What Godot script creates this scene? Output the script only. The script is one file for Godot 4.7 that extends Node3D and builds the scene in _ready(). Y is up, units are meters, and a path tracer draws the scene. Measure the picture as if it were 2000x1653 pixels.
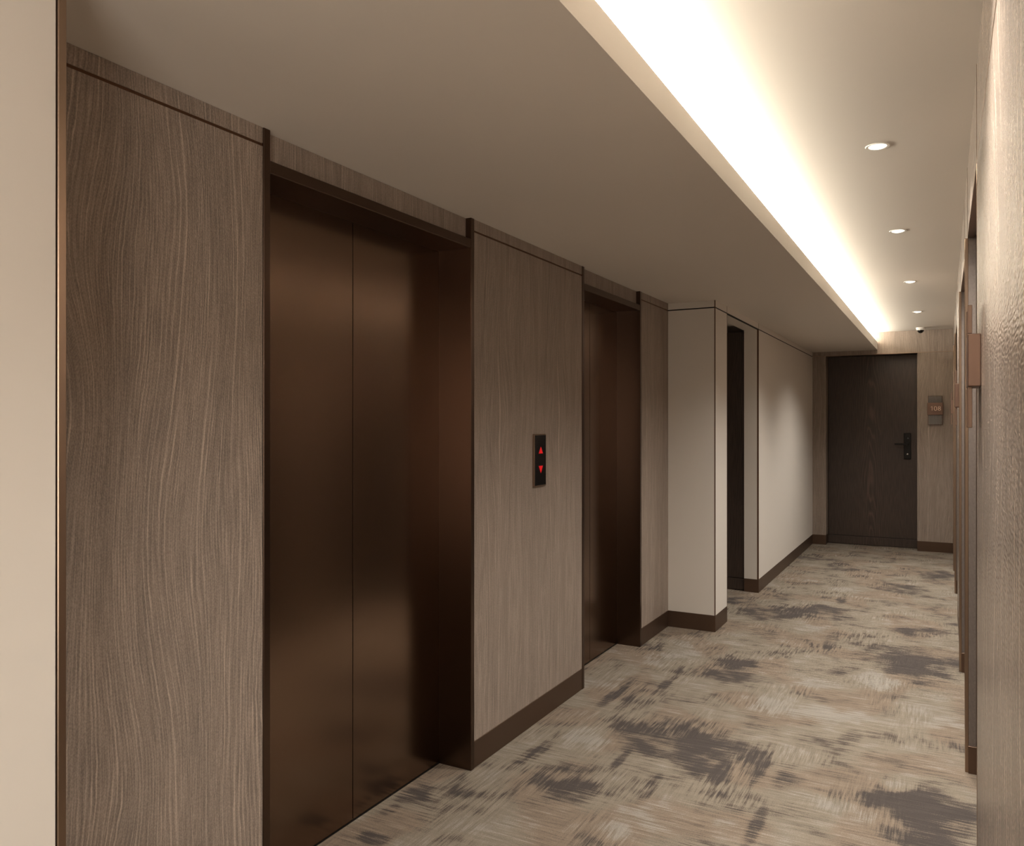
extends Node3D
# A hotel lift corridor. x runs to the right across the corridor (0 = the lens), y up, and the corridor runs along -z.
# In the comments and arguments "u" is the distance down the corridor (u = -z) and "v" the distance across it (v = x).

const V_LIFT := -1.655     # timber lift wall
const V_PIER := -1.334     # painted wall that stands proud of it
const V_RIGHT := 0.08      # timber wall on the right
const U_END := 9.68        # end wall
const H_SOFFIT := 2.2
const H_CEIL := 2.395
const H_GROOVE := 2.152
const H_BASE := 0.108
const WARM := Color(1.0, 0.975, 0.94)
const COVE_TINT := Color(1.0, 0.965, 0.895)
const DOWNLIGHT_ENERGY := 4.3
const PANEL_ENERGY := 2.5
const COVE_ENERGY := 0.9

var M := {}
var numbers := {}

func _ready() -> void:
	_camera_and_light()
	_materials()
	_floor()
	_ceiling()
	_walls()
	_baseboards()
	_doors()
	_elevators()
	_fittings()

# ------------------------------------------------------------------ camera, surroundings
func _camera_and_light() -> void:
	var cam := Camera3D.new()
	cam.name = "camera"
	cam.fov = rad_to_deg(2.0 * atan(826.5 / 1552.0))
	cam.position = Vector3(0, 1.38, 0)
	cam.rotation = Vector3(0.00097, deg_to_rad(28.566), 0)
	cam.near = 0.02
	add_child(cam)
	cam.current = true
	var env := Environment.new()
	env.background_mode = Environment.BG_COLOR
	env.background_color = Color(0, 0, 0)
	env.tonemap_mode = Environment.TONE_MAPPER_LINEAR
	env.tonemap_exposure = 1.14
	env.sdfgi_enabled = true
	env.ssao_enabled = true
	env.ssil_enabled = true
	var we := WorldEnvironment.new()
	we.name = "surroundings"
	we.environment = env
	add_child(we)

# ------------------------------------------------------------------ node helpers
func numbered(called: String) -> String:
	numbers[called] = numbers.get(called, -1) + 1
	return called if numbers[called] == 0 else "%s_%03d" % [called, numbers[called]]

func root(called: String, label: String, category: String, at := Vector3.ZERO, group := "", kind := "") -> Node3D:
	var o := Node3D.new()
	o.name = numbered(called)
	o.position = at
	o.set_meta("label", label)
	o.set_meta("category", category)
	if group: o.set_meta("group", group)
	if kind: o.set_meta("kind", kind)
	add_child(o)
	return o

func mesh_node(called: String, mesh: Mesh, mat: Material, parent: Node3D, at := Vector3.ZERO, label := "") -> MeshInstance3D:
	var o := MeshInstance3D.new()
	o.name = called
	o.mesh = mesh
	o.material_override = mat
	o.position = at
	o.cast_shadow = GeometryInstance3D.SHADOW_CASTING_SETTING_ON
	if label: o.set_meta("label", label)
	parent.add_child(o, true)
	return o

func world_of(n: Node3D) -> Vector3:
	var p := Vector3.ZERO
	var c: Node = n
	while c is Node3D and c != self:
		p += (c as Node3D).position
		c = c.get_parent()
	return p

# A box with chamfered edges from world limits; UVs are metres of the world so that grain runs on.
func box(parent: Node3D, called: String, v0: float, v1: float, h0: float, h1: float, u0: float, u1: float, mat: Material, bevel := 0.0015, uv := Vector2.ZERO, label := "") -> MeshInstance3D:
	var a := Vector3(minf(v0, v1), h0, -maxf(u0, u1))
	var b := Vector3(maxf(v0, v1), h1, -minf(u0, u1))
	var base := Vector3((a.x + b.x) * 0.5, a.y, (a.z + b.z) * 0.5)
	var st := SurfaceTool.new()
	st.begin(Mesh.PRIMITIVE_TRIANGLES)
	chamfer(st, a, b, bevel, base, uv)
	return mesh_node(called, st.commit(), mat, parent, base - world_of(parent), label)

func face(st: SurfaceTool, pts: Array, n: Vector3, base: Vector3, uv: Vector2) -> void:
	var c: Vector3 = (pts[1] - pts[0]).cross(pts[2] - pts[0])
	if c.dot(n) > 0.0: pts.reverse()
	var order := [0, 1, 2, 0, 2, 3] if pts.size() == 4 else [0, 1, 2]
	for i in order:
		var p: Vector3 = pts[i]
		var t: Vector2
		if absf(n.x) >= absf(n.z) and absf(n.x) >= absf(n.y): t = Vector2(-p.z, -p.y)
		elif absf(n.z) >= absf(n.y): t = Vector2(p.x, -p.y)
		else: t = Vector2(p.x, p.z)
		st.set_normal(n)
		st.set_uv(t + uv)
		st.add_vertex(p - base)

func chamfer(st: SurfaceTool, a: Vector3, b: Vector3, bev: float, base := Vector3.ZERO, uv := Vector2.ZERO) -> void:
	var lim: Vector3 = (b - a) * 0.5
	bev = minf(bev, minf(lim.x, minf(lim.y, lim.z)) * 0.6)
	var mid: Vector3 = (a + b) * 0.5
	for ax in 3:
		for s in [-1.0, 1.0]:
			var n := Vector3.ZERO
			n[ax] = s
			var i := (ax + 1) % 3
			var j := (ax + 2) % 3
			var pts := []
			for q in [[-1, -1], [1, -1], [1, 1], [-1, 1]]:
				var p := Vector3.ZERO
				p[ax] = mid[ax] + s * lim[ax]
				p[i] = mid[i] + q[0] * (lim[i] - bev)
				p[j] = mid[j] + q[1] * (lim[j] - bev)
				pts.append(p)
			face(st, pts, n, base, uv)
	if bev <= 0.0: return
	for ax in 3:
		var i := (ax + 1) % 3
		var j := (ax + 2) % 3
		for si in [-1.0, 1.0]:
			for sj in [-1.0, 1.0]:
				var n := Vector3.ZERO
				n[i] = si
				n[j] = sj
				var pts := []
				for q in [[-1, 0], [1, 0], [1, 1], [-1, 1]]:
					var p := Vector3.ZERO
					p[ax] = mid[ax] + q[0] * (lim[ax] - bev)
					p[i] = mid[i] + si * (lim[i] - (bev if q[1] == 1 else 0.0))
					p[j] = mid[j] + sj * (lim[j] - (bev if q[1] == 0 else 0.0))
					pts.append(p)
				face(st, pts, n.normalized(), base, uv)
	for sx in [-1.0, 1.0]:
		for sy in [-1.0, 1.0]:
			for sz in [-1.0, 1.0]:
				var c: Vector3 = mid + Vector3(sx * lim.x, sy * lim.y, sz * lim.z)
				var d := Vector3(sx, sy, sz) * bev
				face(st, [c - Vector3(0, d.y, d.z), c - Vector3(d.x, 0, d.z), c - Vector3(d.x, d.y, 0)], Vector3(sx, sy, sz).normalized(), base, uv)

# A lathed shape about +y: profile of Vector2(radius, height).
func lathe(profile: Array, seg := 40) -> ArrayMesh:
	var st := SurfaceTool.new()
	st.begin(Mesh.PRIMITIVE_TRIANGLES)
	for k in profile.size() - 1:
		var p: Vector2 = profile[k]
		var q: Vector2 = profile[k + 1]
		var d := (q - p).normalized()
		for s in seg:
			var a0 := TAU * s / seg
			var a1 := TAU * (s + 1) / seg
			var c0 := Vector3(cos(a0), 0, sin(a0))
			var c1 := Vector3(cos(a1), 0, sin(a1))
			var n0 := (c0 * d.y - Vector3.UP * d.x).normalized()
			var n1 := (c1 * d.y - Vector3.UP * d.x).normalized()
			var A := c0 * p.x + Vector3.UP * p.y
			var B := c1 * p.x + Vector3.UP * p.y
			var C := c1 * q.x + Vector3.UP * q.y
			var D := c0 * q.x + Vector3.UP * q.y
			for t in [[A, n0, B, n1, C, n1], [A, n0, C, n1, D, n0]]:
				var e1: Vector3 = t[2] - t[0]
				var e2: Vector3 = t[4] - t[0]
				if e1.cross(e2).length() < 1e-10: continue
				var flip: bool = e1.cross(e2).dot(t[1] + t[3] + t[5]) > 0.0
				for i in ([0, 4, 2] if flip else [0, 2, 4]):
					st.set_normal(t[i + 1])
					st.add_vertex(t[i])
	return st.commit()

# ------------------------------------------------------------------ computed textures
func noise(s: int, octaves := 1) -> FastNoiseLite:
	var n := FastNoiseLite.new()
	n.seed = s
	n.noise_type = FastNoiseLite.TYPE_SIMPLEX_SMOOTH if octaves > 1 else FastNoiseLite.TYPE_SIMPLEX
	n.frequency = 1.0
	n.fractal_type = FastNoiseLite.FRACTAL_FBM if octaves > 1 else FastNoiseLite.FRACTAL_NONE
	n.fractal_octaves = octaves
	return n

# Runs row(y) -> [colour bytes, height bytes] for each row on all cores.
func paint(w: int, h: int, row: Callable) -> Array:
	var rows := []
	rows.resize(h)
	var id := WorkerThreadPool.add_group_task(func(y: int): rows[y] = row.call(y), h)
	WorkerThreadPool.wait_for_group_task_completion(id)
	var col := PackedByteArray()
	var hgt := PackedByteArray()
	for r in rows:
		col.append_array(r[0])
		hgt.append_array(r[1])
	var ci := Image.create_from_data(w, h, false, Image.FORMAT_RGB8, col)
	var hi := Image.create_from_data(w, h, false, Image.FORMAT_L8, hgt)
	return [ImageTexture.create_from_image(ci), ImageTexture.create_from_image(hi)]

# Wire-brushed veneer, 1 m wide and 2.4 m high, grain upright.
func veneer(seed_of: int, w: int, h: int) -> Array:
	var n0 := noise(seed_of)
	var n1 := noise(seed_of + 1)
	var n2 := noise(seed_of + 2, 3)
	var n3 := noise(seed_of + 3)
	var row := func(py: int) -> Array:
		var c := PackedByteArray()
		var hh := PackedByteArray()
		c.resize(w * 3)
		hh.resize(w)
		var y := 2.4 * py / h
		var lap := int(0.12 * w)
		var ks := PackedFloat32Array()
		var hs := PackedFloat32Array()
		ks.resize(w + lap)
		hs.resize(w + lap)
		for px in range(-lap, w):
			var x := float(px) / w
			# grain lines lean and bunch
			var t := x + 0.045 * n0.get_noise_2d(x * 1.9, y * 0.62) + 0.007 * n0.get_noise_2d(x * 5.0 + 40.0, y * 1.7) + 0.0010 * n0.get_noise_2d(x * 50.0, y * 10.0)
			var xk := x if x < 0.5 else x - 1.0
			var bow := exp(-xk * xk / 0.02)
			t += bow * (0.035 * exp(-pow((y - 0.66) / 0.2, 2.0)) - 0.045 * exp(-pow((y - 0.95) / 0.2, 2.0)))
			var r := t * 98.0 + 2.2 * n1.get_noise_2d(t * 8.0, 3.0)
			var ring := 0.5 + 0.5 * sin(TAU * r)
			var ridge := pow(ring, 5.0) * (0.6 + 0.45 * n1.get_noise_2d(t * 30.0 + 9.0, y * 1.1))
			var streak := n1.get_noise_2d(t * 260.0, y * 5.0)
			var pore := n3.get_noise_2d(x * 620.0, y * 150.0)
			var tone := n2.get_noise_2d(t * 7.0, y * 0.6)
			ks[px + lap] = 0.865 + 0.25 * ridge + 0.10 * streak + 0.09 * pore + 0.06 * tone
			hs[px + lap] = 127.0 + 95.0 * (ridge - 0.3) + 38.0 * streak + 34.0 * pore
		for px in w:
			var q := clampf((px - (w - lap)) / float(lap), 0.0, 1.0)
			var k := ks[px + lap]
			var e := hs[px + lap]
			if q > 0.0:
				k = lerpf(k, ks[px + lap - w], q)
				e = lerpf(e, hs[px + lap - w], q)
			c[px * 3] = clampi(int(162.0 * k), 0, 255)
			c[px * 3 + 1] = clampi(int(146.0 * k), 0, 255)
			c[px * 3 + 2] = clampi(int(133.0 * k), 0, 255)
			hh[px] = clampi(int(e), 0, 255)
		return [c, hh]
	return paint(w, h, row)

# Lacquered veneer with short raised flecks, 1 m wide and 2.4 m high.
func flecks(w: int, h: int) -> ImageTexture:
	var n := noise(71)
	var row := func(py: int) -> Array:
		var c := PackedByteArray()
		var hh := PackedByteArray()
		c.resize(w * 3)
		hh.resize(w)
		var y := 2.4 * py / h
		for px in w:
			var x := float(px) / w
			hh[px] = clampi(int(127.0 + 75.0 * n.get_noise_2d(x * 70.0, y * 120.0) + 45.0 * n.get_noise_2d(x * 180.0, y * 30.0)), 0, 255)
		return [c, hh]
	return paint(w, h, row)[1]

# Dark stained flat-sawn veneer with one row of cathedral arches, 1 m wide and 2.4 m high.
func cathedral(seed_of: int, w: int, h: int) -> Array:
	var n0 := noise(seed_of)
	var n1 := noise(seed_of + 1)
	var row := func(py: int) -> Array:
		var c := PackedByteArray()
		var hh := PackedByteArray()
		c.resize(w * 3)
		hh.resize(w)
		var y := 2.4 * py / h
		for px in w:
			var x := float(px) / w - 0.5
			var wob := 0.012 * n0.get_noise_2d(x * 4.0, y * 1.1)
			var deep := 0.03 + 0.05 * (2.4 - y) + 0.012 * n0.get_noise_2d(4.0, y * 1.8)
			var rad := sqrt((x + wob) * (x + wob) + deep * deep)
			var ring := 0.5 + 0.5 * sin(TAU * (rad * 62.0 + 0.35 * n0.get_noise_2d(x * 12.0, y * 1.2)))
			var streak := n1.get_noise_2d((x + wob) * 210.0, y * 4.0)
			var k := 0.86 + 0.36 * pow(ring, 4.0) * exp(-absf(x) * 5.0) + 0.16 * streak
			c[px * 3] = clampi(int(72.0 * k), 0, 255)
			c[px * 3 + 1] = clampi(int(58.0 * k), 0, 255)
			c[px * 3 + 2] = clampi(int(50.0 * k), 0, 255)
			hh[px] = clampi(int(127.0 + 60.0 * (ring - 0.5) + 40.0 * streak), 0, 255)
		return [c, hh]
	return paint(w, h, row)

# Dyed brush-stroke carpet. Patches whose place the photograph shows: [v, u, half width, half length, dark - / light +].
const DYE := [[-1.33, 3.45, 0.093, 0.13, -1], [-1.08, 3.4, 0.149, 0.212, -1], [-0.84, 3.34, 0.132, 0.156, -0.8], [-0.9, 3.14, 0.072, 0.093, -0.7], [-1.53, 2.94, 0.022, 0.159, -0.9], [-1.5, 3.03, 0.023, 0.192, -0.8], [-1.29, 2.83, 0.141, 0.115, -0.8], [-1.48, 3.85, 0.028, 0.281, -0.9], [-1.39, 3.83, 0.023, 0.217, -0.6], [-0.65, 3.33, 0.026, 0.202, -0.8], [-0.7, 3.36, 0.019, 0.155, -0.7], [-0.78, 3.16, 0.032, 0.102, -0.8], [-0.98, 2.89, 0.02, 0.114, -0.7], [-1.17, 3.07, 0.017, 0.103, -0.8], [-0.53, 3.21, 0.049, 0.101, -0.7], [-0.01, 3.18, 0.126, 0.229, -1], [-0.14, 3.21, 0.098, 0.108, -0.8], [-0.08, 3.0, 0.106, 0.093, -0.8], [-0.24, 3.2, 0.066, 0.066, -0.6], [-0.36, 3.75, 0.043, 0.122, -0.7], [-0.28, 5.18, 0.159, 0.25, -1], [-0.04, 5.15, 0.18, 0.197, -0.9], [-0.14, 4.88, 0.148, 0.119, -0.7], [-1.3, 4.17, 0.024, 0.209, -0.8], [-1.06, 4.48, 0.126, 0.186, -0.7], [-1.05, 4.65, 0.104, 0.12, -0.6], [-1.12, 6.03, 0.198, 0.23, -0.8], [-0.81, 6.2, 0.165, 0.237, -0.8], [-1.38, 6.28, 0.122, 0.163, -0.8], [-0.63, 5.43, 0.034, 0.284, -0.7], [-0.71, 6.74, 0.035, 0.158, -0.8], [-0.13, 5.92, 0.149, 0.146, -0.7], [-0.36, 7.42, 0.227, 0.162, -0.7], [-0.06, 8.18, 0.163, 0.248, -0.8], [-0.89, 8.23, 0.173, 0.206, -0.6], [-1.18, 8.67, 0.231, 0.165, -0.6], [-1.74, 2.41, 0.058, 0.05, -0.8], [-1.74, 2.29, 0.026, 0.036, -0.9], [-1.66, 2.1, 0.06, 0.031, -0.8], [-0.57, 2.77, 0.021, 0.158, -0.8], [-1.82, 3.35, 0.065, 0.06, -0.5], [-1.59, 4.8, 0.085, 0.089, -0.5],
	[-1.38, 3.24, 0.089, 0.159, 0.8], [-1.61, 3.98, 0.121, 0.199, 0.6], [-1.43, 4.5, 0.131, 0.136, 0.6], [-0.62, 4.04, 0.174, 0.16, 0.8], [-0.44, 4.06, 0.128, 0.129, 0.7], [-0.33, 4.68, 0.109, 0.168, 0.9], [-0.05, 4.2, 0.126, 0.16, 0.6], [-0.65, 2.71, 0.061, 0.085, 0.8], [-1.0, 2.53, 0.061, 0.064, 0.6], [-0.16, 3.36, 0.051, 0.048, 0.8], [-0.28, 3.25, 0.051, 0.063, 0.6], [-0.31, 2.99, 0.094, 0.116, 0.4], [-0.38, 5.07, 0.079, 0.11, 0.5], [-0.59, 4.54, 0.121, 0.136, 0.5], [-1.41, 4.75, 0.11, 0.129, 0.5], [-0.61, 7.12, 0.185, 0.131, 0.6], [-1.14, 7.45, 0.201, 0.148, 0.4], [-0.74, 5.66, 0.121, 0.113, 0.5]]

func carpet(v0: float, vw: float, u0: float, ul: float, w: int, h: int) -> Array:
	var n0 := noise(11)
	var n1 := noise(12)
	var n2 := noise(13, 3)
	var n4 := noise(15)
	var slate := Vector3(112, 103, 98)
	var brown := Vector3(146, 133, 119)
	var tan_ := Vector3(177, 158, 139)
	var beige := Vector3(182, 169, 151)
	var cream := Vector3(198, 189, 176)
	var row := func(py: int) -> Array:
		var c := PackedByteArray()
		var hh := PackedByteArray()
		c.resize(w * 3)
		hh.resize(w)
		var u := u0 + ul * (1.0 - (py + 0.5) / h)
		var here := []
		for d in DYE:
			if absf(u - d[1]) < 1.45 * d[3]: here.append(d)
		for px in w:
			var v := v0 + vw * (px + 0.5) / w
			var m := smoothstep(-0.55, 0.55, n4.get_noise_2d(v * 2.2 + 3.0, u * 1.9) - 0.55 * (v + 1.2))
			var across := n1.get_noise_2d(v * 6.5, u * 170.0) * 0.6 + n1.get_noise_2d(v * 2.6 + 5.0, u * 46.0) * 0.5
			var along := n0.get_noise_2d(v * 180.0, u * 7.0) * 0.6 + n0.get_noise_2d(v * 54.0 + 7.0, u * 3.0) * 0.5
			var s := lerpf(across, along, m)
			var grain := n4.get_noise_2d(v * 260.0, u * 260.0)
			var b := 0.10 * grain + 0.5 * n2.get_noise_2d(v * 2.6 + 20.0, u * 3.4) + 0.28 * n2.get_noise_2d(v * 9.0, u * 8.0) + 0.29 * s + 0.05
			for d in here:
				var dv: float = (v - d[0]) / d[2]
				if absf(dv) < 1.45:
					var du: float = (u - d[1]) / d[3]
					b += d[4] * 0.5 * clampf(1.35 - (dv * dv + du * du) * 0.68, 0.0, 1.0)
			var hue := n4.get_noise_2d(v * 2.0 + 30.0, u * 1.8) + 0.3 * s
			var mid := beige.lerp(tan_, smoothstep(-0.1, 0.4, hue))
			var col: Vector3
			if b < 0.0: col = mid.lerp(brown, smoothstep(0.02, -0.34, b)).lerp(slate, smoothstep(-0.24, -0.46, b))
			else: col = mid.lerp(cream, smoothstep(0.16, 0.62, b))
			var k := 0.96 + 0.075 * s + 0.08 * grain
			c[px * 3] = clampi(int(col.x * k), 0, 255)
			c[px * 3 + 1] = clampi(int(col.y * k), 0, 255)
			c[px * 3 + 2] = clampi(int(col.z * k), 0, 255)
			hh[px] = clampi(int(127.0 + 60.0 * grain + 30.0 * s), 0, 255)
		return [c, hh]
	return paint(w, h, row)

# ------------------------------------------------------------------ materials
func plain(col: Color, rough: float, metal := 0.0, spec := 0.5) -> StandardMaterial3D:
	var m := StandardMaterial3D.new()
	m.albedo_color = col
	m.roughness = rough
	m.metallic = metal
	m.metallic_specular = spec
	return m

func glow(col: Color, energy: float) -> StandardMaterial3D:
	var m := plain(Color(0.9, 0.88, 0.84), 0.4)
	m.emission_enabled = true
	m.emission = col
	m.emission_energy_multiplier = energy
	return m

func printed(maps: Array, scale: Vector2, offset: Vector2, tint: Color, rough: float, relief: float, spec := 0.5) -> StandardMaterial3D:
	var m := plain(tint, rough, 0.0, spec)
	m.albedo_texture = maps[0]
	m.heightmap_enabled = true
	m.heightmap_texture = maps[1]
	m.heightmap_scale = relief
	m.uv1_scale = Vector3(scale.x, scale.y, 1)
	m.uv1_offset = Vector3(offset.x, offset.y, 0)
	return m

func _materials() -> void:
	var wood := veneer(31, 640, 1536)
	var s := Vector2(1.0, 1.0 / 2.4)
	M.wood = printed(wood, s, Vector2(0.0, 0.0), Color(1, 1, 1), 0.55, 0.2)
	M.wood_fine = printed(wood, Vector2(1.7, 1.0 / 2.4), Vector2(0.37, 0.0), Color(1, 1, 1), 0.55, 0.04)
	M.wood_right = printed(wood, Vector2(0.34, 1.0 / 2.4), Vector2(0.13, 0.0), Color(0.95, 0.95, 0.95), 0.26, 0.12, 0.55)
	M.wood_right.heightmap_texture = flecks(512, 1536)
	M.wood_right.heightmap_scale = 0.13
	M.wood_reveal = printed(wood, Vector2(8.0, 20.0), Vector2(0.2, 0.4), Color(0.72, 0.72, 0.73), 0.6, 0.01)
	M.stained = printed(cathedral(57, 384, 896), Vector2(1.0, 1.0 / 2.4), Vector2(0.225, 0.0), Color(1, 1, 1), 0.5, 0.01)
	M.paint = plain(Color8(220, 213, 204), 0.75, 0.0, 0.35)
	M.ceiling = plain(Color8(226, 219, 210), 0.9, 0.0, 0.3)
	M.plaster = plain(Color8(205, 200, 192), 0.9)
	M.bronze = plain(Color8(158, 137, 120), 0.32, 1.0)
	M.lift_metal = plain(Color8(132, 110, 94), 0.22, 1.0)
	M.lift_frame = plain(Color8(96, 79, 68), 0.3, 1.0)
	M.skirting = plain(Color8(100, 80, 66), 0.42, 0.75)
	M.inlay = plain(Color8(96, 66, 46), 0.5, 0.6)
	M.black_metal = plain(Color8(30, 28, 27), 0.35, 0.6)
	M.steel = plain(Color8(205, 202, 198), 0.25, 1.0)
	M.black_glass = plain(Color8(12, 12, 13), 0.12)
	M.white_plastic = plain(Color8(232, 228, 222), 0.4)
	M.dome_glass = plain(Color8(14, 12, 11), 0.08)
	M.fitting = plain(Color8(238, 234, 226), 0.45)
	M.seam = plain(Color8(18, 13, 10), 0.8)
	M.lens = glow(Color(1.0, 0.96, 0.88), 5.0)
	M.strip = glow(Color(1.0, 0.95, 0.88), 0.9)
	M.red_light = glow(Color(0.85, 0.05, 0.09), 0.6)
	M.red_light.albedo_color = Color(0.5, 0.05, 0.06)
	M.digits = plain(Color8(240, 218, 198), 0.4)
	M.sign = plain(Color8(112, 88, 75), 0.4, 0.7)
	M.sign_frame = plain(Color8(104, 82, 68), 0.4, 0.5)
	M.pane = plain(Color(0.22, 0.19, 0.17, 0.30), 0.05)
	M.pane.transparency = BaseMaterial3D.TRANSPARENCY_ALPHA
	var near := carpet(-1.9, 2.1, 1.3, 3.2, 1024, 1408)
	M.carpet_near = printed(near, Vector2(1 / 2.1, 1 / 3.2), Vector2(1.9 / 2.1, 4.5 / 3.2), Color(0.73, 0.73, 0.73), 0.95, 0.12, 0.2)
	var far := carpet(-1.9, 2.1, 4.5, 5.8, 512, 1280)
	M.carpet_far = printed(far, Vector2(1 / 2.1, 1 / 5.8), Vector2(1.9 / 2.1, 10.3 / 5.8), Color(0.73, 0.73, 0.73), 0.95, 0.12, 0.2)

# ------------------------------------------------------------------ the shell
func _floor() -> void:
	var f := root("floor", "beige and grey brush-stroke carpet along the corridor", "floor", Vector3.ZERO, "", "structure")
	box(f, "carpet_section", -3.1, 0.3, -0.06, 0.0, -2.7, 4.5, M.carpet_near, 0.0)
	box(f, "carpet_section", -3.1, 0.3, -0.06, 0.0, 4.5, 10.2, M.carpet_far, 0.0)

func _ceiling() -> void:
	var c := root("ceiling", "pale painted ceiling with a dropped soffit on the lift side", "ceiling", Vector3(0, H_SOFFIT, 0), "", "structure")
	box(c, "upper_ceiling", -3.1, 0.3, H_CEIL, H_CEIL + 0.06, -2.7, 10.2, M.ceiling, 0.0)
	box(c, "dropped_soffit", -3.1, -0.675, H_SOFFIT, H_SOFFIT + 0.03, -2.7, U_END, M.ceiling, 0.0)
	box(c, "soffit_lip", -0.675, -0.655, H_SOFFIT, 2.285, -2.7, U_END, M.ceiling, 0.0)
	box(c, "cove_back", -1.05, -1.02, H_SOFFIT + 0.03, H_CEIL, -2.7, U_END, M.ceiling, 0.0)

# one stretch of timber wall: big panel, inlaid line, frieze panel
func timber(w: Node3D, u0: float, u1: float, mat: Material, uv: Vector2) -> void:
	box(w, "wood_panel", V_LIFT - 0.02, V_LIFT, H_BASE, H_GROOVE - 0.004, u0, u1, mat, 0.0012, uv)
	box(w, "inlay_strip", V_LIFT - 0.02, V_LIFT - 0.003, H_GROOVE - 0.004, H_GROOVE + 0.004, u0, u1, M.inlay, 0.0)
	box(w, "frieze_panel", V_LIFT - 0.02, V_LIFT, H_GROOVE + 0.004, H_SOFFIT, u0, u1, mat, 0.0012, uv)
	box(w, "wall_core", -2.0, V_LIFT - 0.02, 0, H_SOFFIT, u0, u1, M.plaster, 0.0)

func _walls() -> void:
	var w := root("wall_left", "brown wire-brushed timber wall panel beside the wide lift", "wall", Vector3(V_LIFT, 0, -1.2), "", "structure")
	timber(w, 0.836, 1.600, M.wood, Vector2(0, 0))
	w = root("wall_middle", "brown timber wall panel carrying the lift call panel", "wall", Vector3(V_LIFT, 0, -3.26), "", "structure")
	timber(w, 2.720, 3.800, M.wood_fine, Vector2(0.31, 0.0))
	w = root("wall_corner", "narrow brown timber wall panel between narrow lift and pale pier", "wall", Vector3(V_LIFT, 0, -5.0), "", "structure")
	timber(w, 4.715, 5.268, M.wood_fine, Vector2(0.77, 0.0))

	w = root("wall_entry", "plain pale beige painted wall beside the first timber panel", "wall", Vector3(V_PIER, 0, -0.8), "", "structure")
	box(w, "painted_panel", -2.0, V_PIER, 0, H_SOFFIT, -2.6, 0.820, M.paint, 0.001)
	box(w, "corner_core", -2.0, V_PIER - 0.012, 0, H_SOFFIT, 0.820, 0.836, M.paint, 0.0)
	w = root("trim_1", "slim bronze corner strip on the edge of the pale painted wall", "trim", Vector3(V_PIER, 0, -0.829), "", "structure")
	box(w, "corner_strip", V_PIER - 0.012, V_PIER + 0.002, 0, H_SOFFIT, 0.8225, 0.838, M.bronze, 0.0015)

	# painted pier and wall beyond the lifts, 0.116 m thick, with a doorway
	w = root("wall_pier", "pale painted pier and wall with thin dark inlay lines past the lifts", "wall", Vector3(V_PIER, 0, -5.27), "", "structure")
	box(w, "pier_core", -2.0, V_PIER - 0.012, 0, H_SOFFIT, 5.277, 5.585, M.paint, 0.0)
	box(w, "end_panel", V_LIFT - 0.02, V_PIER - 0.004, H_BASE, H_GROOVE - 0.004, 5.265, 5.277, M.paint, 0.001)
	box(w, "end_frieze", V_LIFT - 0.02, V_PIER - 0.004, H_GROOVE + 0.004, H_SOFFIT, 5.265, 5.277, M.paint, 0.001)
	box(w, "inlay_strip", V_LIFT - 0.02, V_PIER - 0.004, H_GROOVE - 0.004, H_GROOVE + 0.004, 5.267, 5.277, M.seam, 0.0)
	box(w, "front_panel", V_PIER - 0.012, V_PIER, H_BASE, H_GROOVE - 0.004, 5.271, 5.585, M.paint, 0.001)
	box(w, "front_frieze", V_PIER - 0.012, V_PIER, H_GROOVE + 0.004, H_SOFFIT, 5.271, 5.585, M.paint, 0.001)
	box(w, "inlay_strip", V_PIER - 0.012, V_PIER - 0.002, H_GROOVE - 0.004, H_GROOVE + 0.004, 5.271, 6.66, M.seam, 0.0)
	box(w, "lintel_frieze", V_PIER - 0.012, V_PIER, H_GROOVE + 0.004, H_SOFFIT, 5.592, 6.66, M.paint, 0.001)
	box(w, "lintel_core", V_PIER - 0.116, V_PIER - 0.012, H_GROOVE - 0.004, H_SOFFIT, 5.585, 6.66, M.paint, 0.0)
	box(w, "wall_core", V_PIER - 0.116, V_PIER - 0.012, 0, H_SOFFIT, 6.66, U_END, M.paint, 0.0)
	box(w, "front_panel", V_PIER - 0.012, V_PIER, H_BASE, H_GROOVE - 0.004, 6.667, U_END, M.paint, 0.001)
	box(w, "front_frieze", V_PIER - 0.012, V_PIER, H_GROOVE + 0.004, H_SOFFIT, 6.667, U_END, M.paint, 0.001)
	box(w, "inlay_strip", V_PIER - 0.012, V_PIER - 0.002, H_GROOVE - 0.004, H_GROOVE + 0.004, 6.667, U_END, M.seam, 0.0)
	w = root("trim_2", "thin dark bronze edge strips on the pale painted pier", "trim", Vector3(V_PIER, 0, -5.27), "", "structure")
	box(w, "edge_strip", V_PIER - 0.006, V_PIER + 0.0005, 0, H_SOFFIT, 5.2645, 5.271, M.inlay, 0.0008)
	box(w, "edge_strip", V_PIER - 0.012, V_PIER + 0.0005, 0, H_SOFFIT, 5.585, 5.592, M.inlay, 0.0008)
	box(w, "edge_strip", V_PIER - 0.012, V_PIER + 0.0005, 0, H_SOFFIT, 6.66, 6.667, M.inlay, 0.0008)

	# the unlit room behind the doorway
	w = root("wall_inner_room", "unlit room walls behind the open doorway", "wall", Vector3(-2.2, 0, -6.4), "", "structure")
	box(w, "side_wall", -3.1, -3.0, 0, H_SOFFIT, 5.2, 7.6, M.paint, 0.0)
	box(w, "far_wall", -3.0, V_PIER - 0.116, 0, H_SOFFIT, 7.5, 7.6, M.paint, 0.0)
	box(w, "near_wall", -3.0, -2.0, 0, H_SOFFIT, 5.2, 5.3, M.paint, 0.0)

	# end wall with the recess of door 108
	w = root("wall_end", "brown timber end wall around the door numbered 108", "wall", Vector3(-0.6, 0, -U_END), "", "structure")
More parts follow.
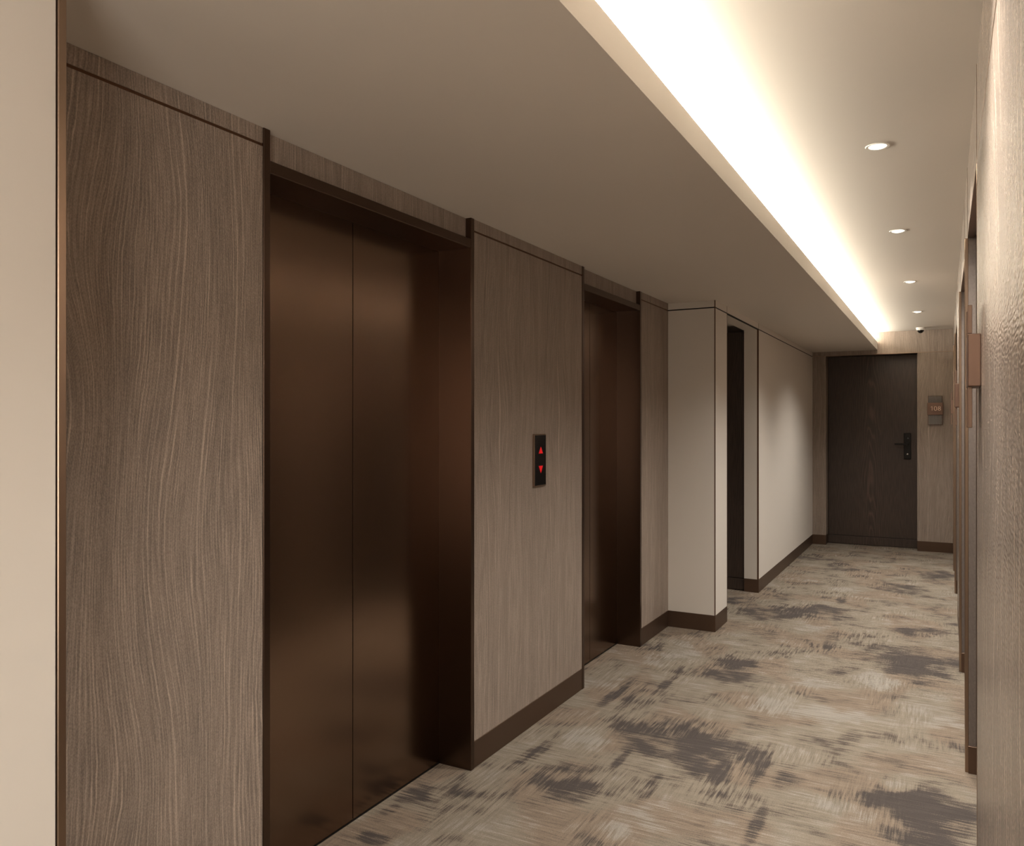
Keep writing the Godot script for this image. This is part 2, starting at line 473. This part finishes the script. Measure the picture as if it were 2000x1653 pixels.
	box(w, "wood_panel", V_PIER, -1.19, H_BASE, 2.150, U_END, U_END + 0.2, M.wood_fine, 0.0012, Vector2(0.1, 0))
	box(w, "wood_panel", -0.262, V_RIGHT, H_BASE, 2.150, U_END, U_END + 0.2, M.wood_fine, 0.0012, Vector2(0.45, 0.0))
	box(w, "frieze_panel", V_PIER, V_RIGHT, 2.157, H_CEIL, U_END, U_END + 0.2, M.wood_fine, 0.0012, Vector2(0.45, 0.0))
	box(w, "wall_core", -1.45, 0.3, 0, H_CEIL, U_END + 0.2, U_END + 0.3, M.plaster, 0.0)
	box(w, "wall_core", V_PIER, -1.19, 0, H_BASE, U_END + 0.004, U_END + 0.2, M.skirting, 0.0)
	box(w, "wall_core", -0.262, V_RIGHT, 0, H_BASE, U_END + 0.004, U_END + 0.2, M.skirting, 0.0)
	w = root("trim_3", "slim bronze strip across the end wall above the door", "trim", Vector3(-0.6, 2.15, -U_END), "", "structure")
	box(w, "head_strip", V_PIER, V_RIGHT, 2.150, 2.157, U_END - 0.003, U_END + 0.2, M.bronze, 0.001)

	# right wall: panels between recessed doorways
	w = root("wall_right", "glossy brown timber wall panels with recessed doorways along the corridor", "wall", Vector3(V_RIGHT, 0, -3.5), "", "structure")
	var edges := [-2.6, 2.594, 3.626, 4.154, 5.076, 6.474, 7.406, 7.624, 8.526, U_END]
	for k in range(0, edges.size(), 2):
		var uv := Vector2(0.21 * k, 0.0)
		box(w, "wood_panel", V_RIGHT, V_RIGHT + 0.025, H_BASE, 2.115, edges[k], edges[k + 1], M.wood_right, 0.0015, uv)
		box(w, "wall_core", V_RIGHT + 0.025, V_RIGHT + 0.2, 0, H_CEIL, edges[k], edges[k + 1], M.wood_reveal, 0.0, uv)
	for k in edges.size() - 1:
		box(w, "frieze_panel", V_RIGHT, V_RIGHT + 0.025, 2.125, H_CEIL, edges[k] + 0.002, edges[k + 1] - 0.002, M.wood_right, 0.0015, Vector2(0.21 * k, 0.0))
		if k % 2 == 1:
			box(w, "lintel_core", V_RIGHT + 0.025, V_RIGHT + 0.2, 2.125, H_CEIL, edges[k], edges[k + 1], M.stained, 0.0)
	box(w, "wall_back_core", V_RIGHT + 0.2, V_RIGHT + 0.28, 0, H_CEIL, -2.6, U_END + 0.2, M.plaster, 0.0)
	w = root("trim_4", "bronze strip along the right wall above the doorways", "trim", Vector3(V_RIGHT, 2.115, -3.5), "", "structure")
	box(w, "rail_strip", V_RIGHT - 0.001, V_RIGHT + 0.025, 2.115, 2.125, -2.6, U_END, M.bronze, 0.001)
	for k in range(1, edges.size() - 1):
		box(w, "joint_strip", V_RIGHT - 0.0008, V_RIGHT + 0.02, 2.125, H_CEIL, edges[k] - 0.002, edges[k] + 0.002, M.inlay, 0.0)

	w = root("wall_back", "painted wall closing the corridor behind the viewer", "wall", Vector3(-0.6, 0, 2.65), "", "structure")
	box(w, "painted_panel", -2.0, 0.3, 0, H_CEIL, -2.7, -2.6, M.paint, 0.0)

func _baseboards() -> void:
	var b := root("baseboard_left", "dark bronze skirting under the timber lift wall", "baseboard", Vector3(V_LIFT, 0, -3), "", "structure")
	for s in [[0.836, 1.6], [2.72, 3.8], [4.715, 5.262]]:
		box(b, "skirting_board", V_LIFT - 0.02, V_LIFT + 0.001, 0, H_BASE, s[0], s[1], M.skirting, 0.0012)
	b = root("baseboard_pier", "dark brown skirting around the pale painted pier", "baseboard", Vector3(V_PIER, 0, -6), "", "structure")
	box(b, "skirting_board", V_LIFT, V_PIER + 0.001, 0, H_BASE, 5.262, 5.277, M.skirting, 0.0012)
	box(b, "skirting_board", V_PIER - 0.012, V_PIER + 0.001, 0, H_BASE, 5.277, 5.59, M.skirting, 0.0012)
	box(b, "skirting_board", V_PIER - 0.116, V_PIER + 0.001, 0, H_BASE, 6.655, 6.66, M.skirting, 0.0012)
	box(b, "skirting_board", V_PIER - 0.012, V_PIER + 0.001, 0, H_BASE, 6.66, U_END, M.skirting, 0.0012)
	b = root("baseboard_entry", "dark brown skirting under the plain pale painted wall", "baseboard", Vector3(V_PIER, 0, -0.4), "", "structure")
	box(b, "skirting_board", V_PIER, V_PIER + 0.003, 0, H_BASE, -2.6, 0.82, M.skirting, 0.001)
	b = root("baseboard_end", "dark brown skirting either side of the door numbered 108", "baseboard", Vector3(-0.6, 0, -U_END), "", "structure")
	box(b, "skirting_board", V_PIER, -1.19, 0, H_BASE, U_END - 0.002, U_END + 0.004, M.skirting, 0.001)
	box(b, "skirting_board", -0.262, V_RIGHT, 0, H_BASE, U_END - 0.002, U_END + 0.004, M.skirting, 0.001)
	b = root("baseboard_right", "dark brown skirting under the right timber wall", "baseboard", Vector3(V_RIGHT, 0, -3), "", "structure")
	var edges := [-2.6, 2.594, 3.626, 4.154, 5.076, 6.474, 7.406, 7.624, 8.526, U_END]
	for k in range(0, edges.size(), 2):
		box(b, "skirting_board", V_RIGHT - 0.001, V_RIGHT + 0.025, 0, H_BASE, edges[k], edges[k + 1], M.skirting, 0.001)
		if k > 0:
			box(b, "reveal_skirting", V_RIGHT + 0.001, V_RIGHT + 0.11, 0, H_BASE, edges[k] - 0.012, edges[k], M.skirting, 0.001)

# ------------------------------------------------------------------ doors
func lever(parent: Node3D, at: Vector3, turn: float) -> void:
	# at: centre of the plate's back face; the plate stands 0.012 proud along +z of its own turn
	var l := Node3D.new()
	l.name = "lock"
	l.position = at - world_of(parent)
	l.rotation.y = turn
	l.set_meta("label", "black lock plate with lever handle")
	parent.add_child(l, true)
	var st := SurfaceTool.new()
	st.begin(Mesh.PRIMITIVE_TRIANGLES)
	chamfer(st, Vector3(-0.036, -0.145, 0), Vector3(0.036, 0.145, 0.014), 0.004)
	mesh_node("lock_plate", st.commit(), M.black_metal, l)
	st = SurfaceTool.new()
	st.begin(Mesh.PRIMITIVE_TRIANGLES)
	chamfer(st, Vector3(-0.014, 0.008, 0.012), Vector3(0.014, 0.034, 0.055), 0.004)
	chamfer(st, Vector3(-0.128, 0.012, 0.042), Vector3(0.012, 0.030, 0.056), 0.005)
	mesh_node("lever_handle", st.commit(), M.black_metal, l)
	var knob := lathe([Vector2(0, 0.008), Vector2(0.009, 0.006), Vector2(0.012, 0), Vector2(0.012, -0.004)], 24)
	var k := mesh_node("key_cylinder", knob, M.steel, l, Vector3(0.002, -0.09, 0.016), "round steel key cylinder")
	k.rotation.x = PI / 2
	var led := lathe([Vector2(0, 0.002), Vector2(0.011, 0.0015), Vector2(0.014, -0.003)], 24)
	var r := mesh_node("card_sensor", led, M.black_glass, l, Vector3(0.002, 0.085, 0.014))
	r.rotation.x = PI / 2

func _doors() -> void:
	# door 108 in the end wall
	var d := root("door_1", "dark stained wooden door numbered 108 in the end wall", "door", Vector3(-0.726, 0, -9.86), "", "structure")
	box(d, "door_leaf", -1.186, -0.266, 0.102, 2.147, 9.84, 9.88, M.stained, 0.002, Vector2(0.01, 0))
	box(d, "kick_panel", -1.186, -0.266, 0.004, 0.098, 9.84, 9.88, M.stained, 0.002, Vector2(0.01, 0.5))
	lever(d, Vector3(-0.362, 1.133, -9.84), 0.0)
	# open leaf past the pier
	d = root("door_2", "dark stained wooden door leaf standing open behind the pale pier", "door", Vector3(-1.9, 0, -6.71), "", "structure")
	box(d, "door_leaf", -2.33, -1.456, 0.102, 2.14, 6.69, 6.73, M.stained, 0.002, Vector2(0.6, 0))
	box(d, "kick_panel", -2.33, -1.456, 0.004, 0.098, 6.69, 6.73, M.stained, 0.002, Vector2(0.6, 0.5))
	# doors set back in the right wall
	var n := 2
	var which := ["nearest the downlit glossy panel", "second in the right timber wall", "third in the right timber wall", "beside the end wall on the right"]
	var at := 0
	for s in [[2.594, 3.626], [4.154, 5.076], [6.474, 7.406], [7.624, 8.526]]:
		n += 1
		d = root("door_%d" % n, "dark stained door in a bronze edged recess, " + which[at], "door", Vector3(V_RIGHT + 0.13, 0, -(s[0] + s[1]) * 0.5), "", "structure")
		at += 1
		box(d, "door_leaf", V_RIGHT + 0.115, V_RIGHT + 0.155, 0.004, 2.115, s[0] + 0.01, s[1] - 0.01, M.stained, 0.002)
		box(d, "reveal_panel", V_RIGHT + 0.003, V_RIGHT + 0.028, H_BASE, 2.115, s[1] - 0.003, s[1], M.wood_reveal, 0.0)
		box(d, "frame_post", V_RIGHT + 0.028, V_RIGHT + 0.12, 0, 2.115, s[1] - 0.004, s[1], M.stained, 0.0)
		box(d, "edge_strip", V_RIGHT - 0.010, V_RIGHT + 0.003, 0.0, 2.115, s[1] - 0.002, s[1] + 0.012, M.bronze, 0.0015)
		box(d, "edge_strip", V_RIGHT - 0.001, V_RIGHT + 0.02, 0, 2.115, s[0], s[0] + 0.004, M.bronze, 0.001)

# ------------------------------------------------------------------ lifts
func elevator(u0: float, u1: float, label: String) -> void:
	# u0..u1: outer edges of the bronze surround
	var c := (u0 + u1) * 0.5
	var e := root("elevator_entrance", label, "elevator", Vector3(-1.75, 0, -c), "lift entrances")
	var i0 := u0 + 0.025
	var i1 := u1 - 0.025
	box(e, "jamb", -1.83, V_LIFT + 0.003, 0, H_SOFFIT, u0, i0, M.lift_frame, 0.0015)
	box(e, "jamb", -1.83, V_LIFT + 0.003, 0, H_SOFFIT, i1, u1, M.lift_frame, 0.0015)
	box(e, "header", -1.83, V_LIFT + 0.002, 2.080, 2.115, i0, i1, M.lift_frame, 0.0015)
	box(e, "transom_panel", -1.70, V_LIFT - 0.022, 2.115, H_SOFFIT, i0, i1, M.wood_fine, 0.0012, Vector2(0.2, 0.0), "brown timber panel")
	var dl := box(e, "door_panel", -1.835, -1.805, 0.006, 2.10, i0 - 0.02, c - 0.002, M.lift_metal, 0.0005)
	var dr := box(e, "door_panel", -1.835, -1.805, 0.006, 2.10, c + 0.002, i1 + 0.02, M.lift_metal, 0.0005)
	dl.set_meta("label", "bronze sliding door panel")
	dr.set_meta("label", "bronze sliding door panel")
	box(e, "shaft_back", -1.86, -1.836, 0, H_SOFFIT, u0, u1, M.seam, 0.0)
	box(e, "sill", -1.835, -1.803, 0, 0.005, i0, i1, M.black_metal, 0.0)

func _elevators() -> void:
	elevator(1.600, 2.720, "wide bronze two-panel lift entrance between the near timber panel and the call panel")
	elevator(3.800, 4.715, "narrow bronze two-panel lift entrance beside the pale painted pier")

# ------------------------------------------------------------------ fittings
func triangle(w: float, h: float, up: bool) -> ArrayMesh:
	# a thin prism facing +x, its width along z
	var st := SurfaceTool.new()
	st.begin(Mesh.PRIMITIVE_TRIANGLES)
	var s := 1.0 if up else -1.0
	var p := [Vector3(0, -s * h * 0.5, -w * 0.5), Vector3(0, -s * h * 0.5, w * 0.5), Vector3(0, s * h * 0.5, 0)]
	var q := []
	for a in p: q.append(a + Vector3(0.0015, 0, 0))
	face(st, q.duplicate(), Vector3.RIGHT, Vector3.ZERO, Vector2.ZERO)
	face(st, p.duplicate(), Vector3.LEFT, Vector3.ZERO, Vector2.ZERO)
	for k in 3:
		var a: Vector3 = p[k]
		var b: Vector3 = p[(k + 1) % 3]
		var mid: Vector3 = (a + b) * 0.5
		face(st, [a, b, q[(k + 1) % 3], q[k]], Vector3(0, mid.y, mid.z).normalized(), Vector3.ZERO, Vector2.ZERO)
	return st.commit()

func sign_plate(u: float, v_wall: float, turn: float, label: String, text := "") -> void:
	# built facing +z about its own base; turned to face the corridor
	var s := root("room_sign", label, "sign", Vector3.ZERO, "bronze room number signs")
	s.position = Vector3(v_wall, 1.37, -u)
	s.rotation.y = turn
	var st := SurfaceTool.new()
	st.begin(Mesh.PRIMITIVE_TRIANGLES)
	chamfer(st, Vector3(-0.0755, 0.104, 0.0), Vector3(0.0755, 0.236, 0.029), 0.002)
	var plate := mesh_node("number_plate", st.commit(), M.sign, s, Vector3.ZERO, "satin bronze plate")
	for y in [[0.0, 0.103, 0.0], [0.237, 0.309, 0.304]]:
		for f in [[-0.070, -0.064, y[0], y[1]], [0.064, 0.070, y[0], y[1]], [-0.064, 0.064, y[2], y[2] + 0.005]]:
			st = SurfaceTool.new()
			st.begin(Mesh.PRIMITIVE_TRIANGLES)
			chamfer(st, Vector3(f[0], f[2], 0.019), Vector3(f[1], f[3], 0.029 if f[1] != 0.064 else 0.026), 0.001)
			mesh_node("frame_bar", st.commit(), M.sign_frame, s)
		st = SurfaceTool.new()
		st.begin(Mesh.PRIMITIVE_TRIANGLES)
		chamfer(st, Vector3(-0.064, maxf(y[0], 0.005), 0.020), Vector3(0.064, minf(y[1], 0.304), 0.023), 0.0)
		mesh_node("clear_pane", st.commit(), M.pane, s, Vector3.ZERO, "clear pane")
	if text:
		var t := TextMesh.new()
		var f := SystemFont.new()
		f.font_names = PackedStringArray(["Droid Sans"])
		t.font = f
		t.text = text
		t.font_size = 48
		t.pixel_size = 0.00135
		t.depth = 0.0015
		t.curve_step = 1.0
		mesh_node("number_text", t, M.digits, plate, Vector3(0.004, 0.174, 0.0295), "raised number 108")

func downlight(u: float, label: String) -> void:
	var d := root("downlight", label, "light", Vector3(-0.215, H_CEIL, -u), "recessed ceiling downlights")
	mesh_node("trim_ring", lathe([Vector2(0.030, 0.0), Vector2(0.031, -0.002), Vector2(0.040, -0.003), Vector2(0.042, 0.0)], 40), M.fitting, d)
	mesh_node("lamp_lens", lathe([Vector2(0.0, -0.008), Vector2(0.016, -0.0072), Vector2(0.026, -0.004), Vector2(0.031, -0.0002)], 36), M.lens, d)
	var l := SpotLight3D.new()
	l.name = "lamp"
	l.light_color = WARM
	l.light_energy = DOWNLIGHT_ENERGY
	l.spot_angle = 64.0
	l.spot_angle_attenuation = 1.0
	l.spot_range = 14.0
	l.spot_attenuation = 2.0
	l.light_size = 0.045
	l.shadow_enabled = true
	l.position = Vector3(0, -0.012, 0)
	l.rotation.x = -PI / 2
	d.add_child(l)

func led_strip(u0: float, u1: float, label: String) -> void:
	var d := root("led_strip", label, "light", Vector3(-0.745, H_SOFFIT + 0.03, -(u0 + u1) * 0.5), "cove light strips")
	box(d, "channel", -0.755, -0.735, 2.230, 2.306, u0, u1, M.fitting, 0.001)
	box(d, "glowing_tape", -0.752, -0.738, 2.306, 2.308, u0, u1, M.strip, 0.0)
	var l := AreaLight3D.new()
	l.name = "lamp"
	l.area_size = Vector2(0.014, u1 - u0)
	l.light_color = COVE_TINT
	l.light_energy = COVE_ENERGY * (u1 - u0)
	l.area_range = 14.0
	l.area_attenuation = 2.0
	l.area_normalize_energy = true
	l.shadow_enabled = true
	l.position = Vector3(0.001, 0.082, 0)
	l.basis = Basis(Vector3.BACK, deg_to_rad(-26.0)) * Basis(Vector3.RIGHT, PI / 2)
	d.add_child(l)

# A frosted, lit glass panel on the right wall behind the viewer: it lights the pale wall opposite evenly from top to bottom.
func wall_light() -> void:
	var d := root("wall_light", "frosted glass wall light panel on the right wall behind the viewer", "light", Vector3(V_RIGHT, 0.5, 1.0))
	box(d, "backing", V_RIGHT - 0.03, V_RIGHT, 0.50, 2.10, -1.62, -0.38, M.bronze, 0.002)
	box(d, "lit_glass", V_RIGHT - 0.036, V_RIGHT - 0.03, 0.52, 2.08, -1.60, -0.40, M.strip, 0.0)
	var l := AreaLight3D.new()
	l.name = "lamp"
	l.area_size = Vector2(1.2, 1.56)
	l.light_color = WARM
	l.light_energy = PANEL_ENERGY
	l.area_range = 14.0
	l.area_attenuation = 2.0
	l.area_normalize_energy = true
	l.shadow_enabled = true
	l.position = Vector3(-0.045, 0.8, 0)
	l.rotation.y = PI / 2
	d.add_child(l)

func _fittings() -> void:
	var near_of := {-1.4: "recessed downlight behind the viewer", 1.65: "recessed downlight opposite the near timber panel", 3.19: "recessed downlight opposite the lift call panel", 4.64: "recessed downlight opposite the narrow lift", 6.34: "recessed downlight opposite the open doorway", 8.07: "recessed downlight closest to the dome camera"}
	for u in near_of: downlight(u, near_of[u])
	var u := -2.55
	for where in ["behind the viewer", "over the near timber panel", "over the two lifts", "over the open doorway", "ending at the end wall"]:
		led_strip(u, u + 2.44, "warm light strip lying in the ceiling cove, " + where)
		u += 2.445
	wall_light()

	# call panel between the lifts
	var p := root("elevator_call_panel", "black call panel with red up and down arrows between the two lifts", "call panel", Vector3(V_LIFT, 1.09, -3.296))
	box(p, "bezel", V_LIFT, V_LIFT + 0.010, 1.090, 1.333, 3.2355, 3.357, M.bronze, 0.002)
	box(p, "face_plate", V_LIFT + 0.002, V_LIFT + 0.012, 1.096, 1.327, 3.2415, 3.351, M.black_glass, 0.001, Vector2.ZERO, "black glass face")
	mesh_node("up_indicator_light", triangle(0.040, 0.031, true), M.red_light, p, Vector3(0.0121, 0.168, 0.0), "red up arrow")
	mesh_node("down_indicator_light", triangle(0.040, 0.033, false), M.red_light, p, Vector3(0.0121, 0.079, 0.0), "red down arrow")

	sign_plate(U_END, -0.0895, 0.0, "bronze room sign reading 108 on the end wall", "108")
	sign_plate(2.375, V_RIGHT, -PI / 2, "bronze room sign on the glossy panel before the first right doorway")
	sign_plate(5.20, V_RIGHT, -PI / 2, "bronze room sign past the second doorway of the right wall")
	sign_plate(8.68, V_RIGHT, -PI / 2, "bronze room sign on the right wall close to the end wall")

	# dome camera
	var c := root("security_camera", "small white and black dome camera on the ceiling above door 108", "camera", Vector3(-0.222, H_CEIL, -9.42))
	mesh_node("mount", lathe([Vector2(0.0, 0.0), Vector2(0.044, 0.0), Vector2(0.045, -0.006), Vector2(0.040, -0.024), Vector2(0.034, -0.028), Vector2(0.0, -0.028)], 36), M.white_plastic, c)
	var arc := []
	for k in 9:
		var a := PI / 2 * k / 8
		arc.append(Vector2(0.032 * cos(a), -0.026 - 0.034 * sin(a)))
	mesh_node("dome", lathe(arc, 36), M.dome_glass, c, Vector3.ZERO, "glossy black dome")
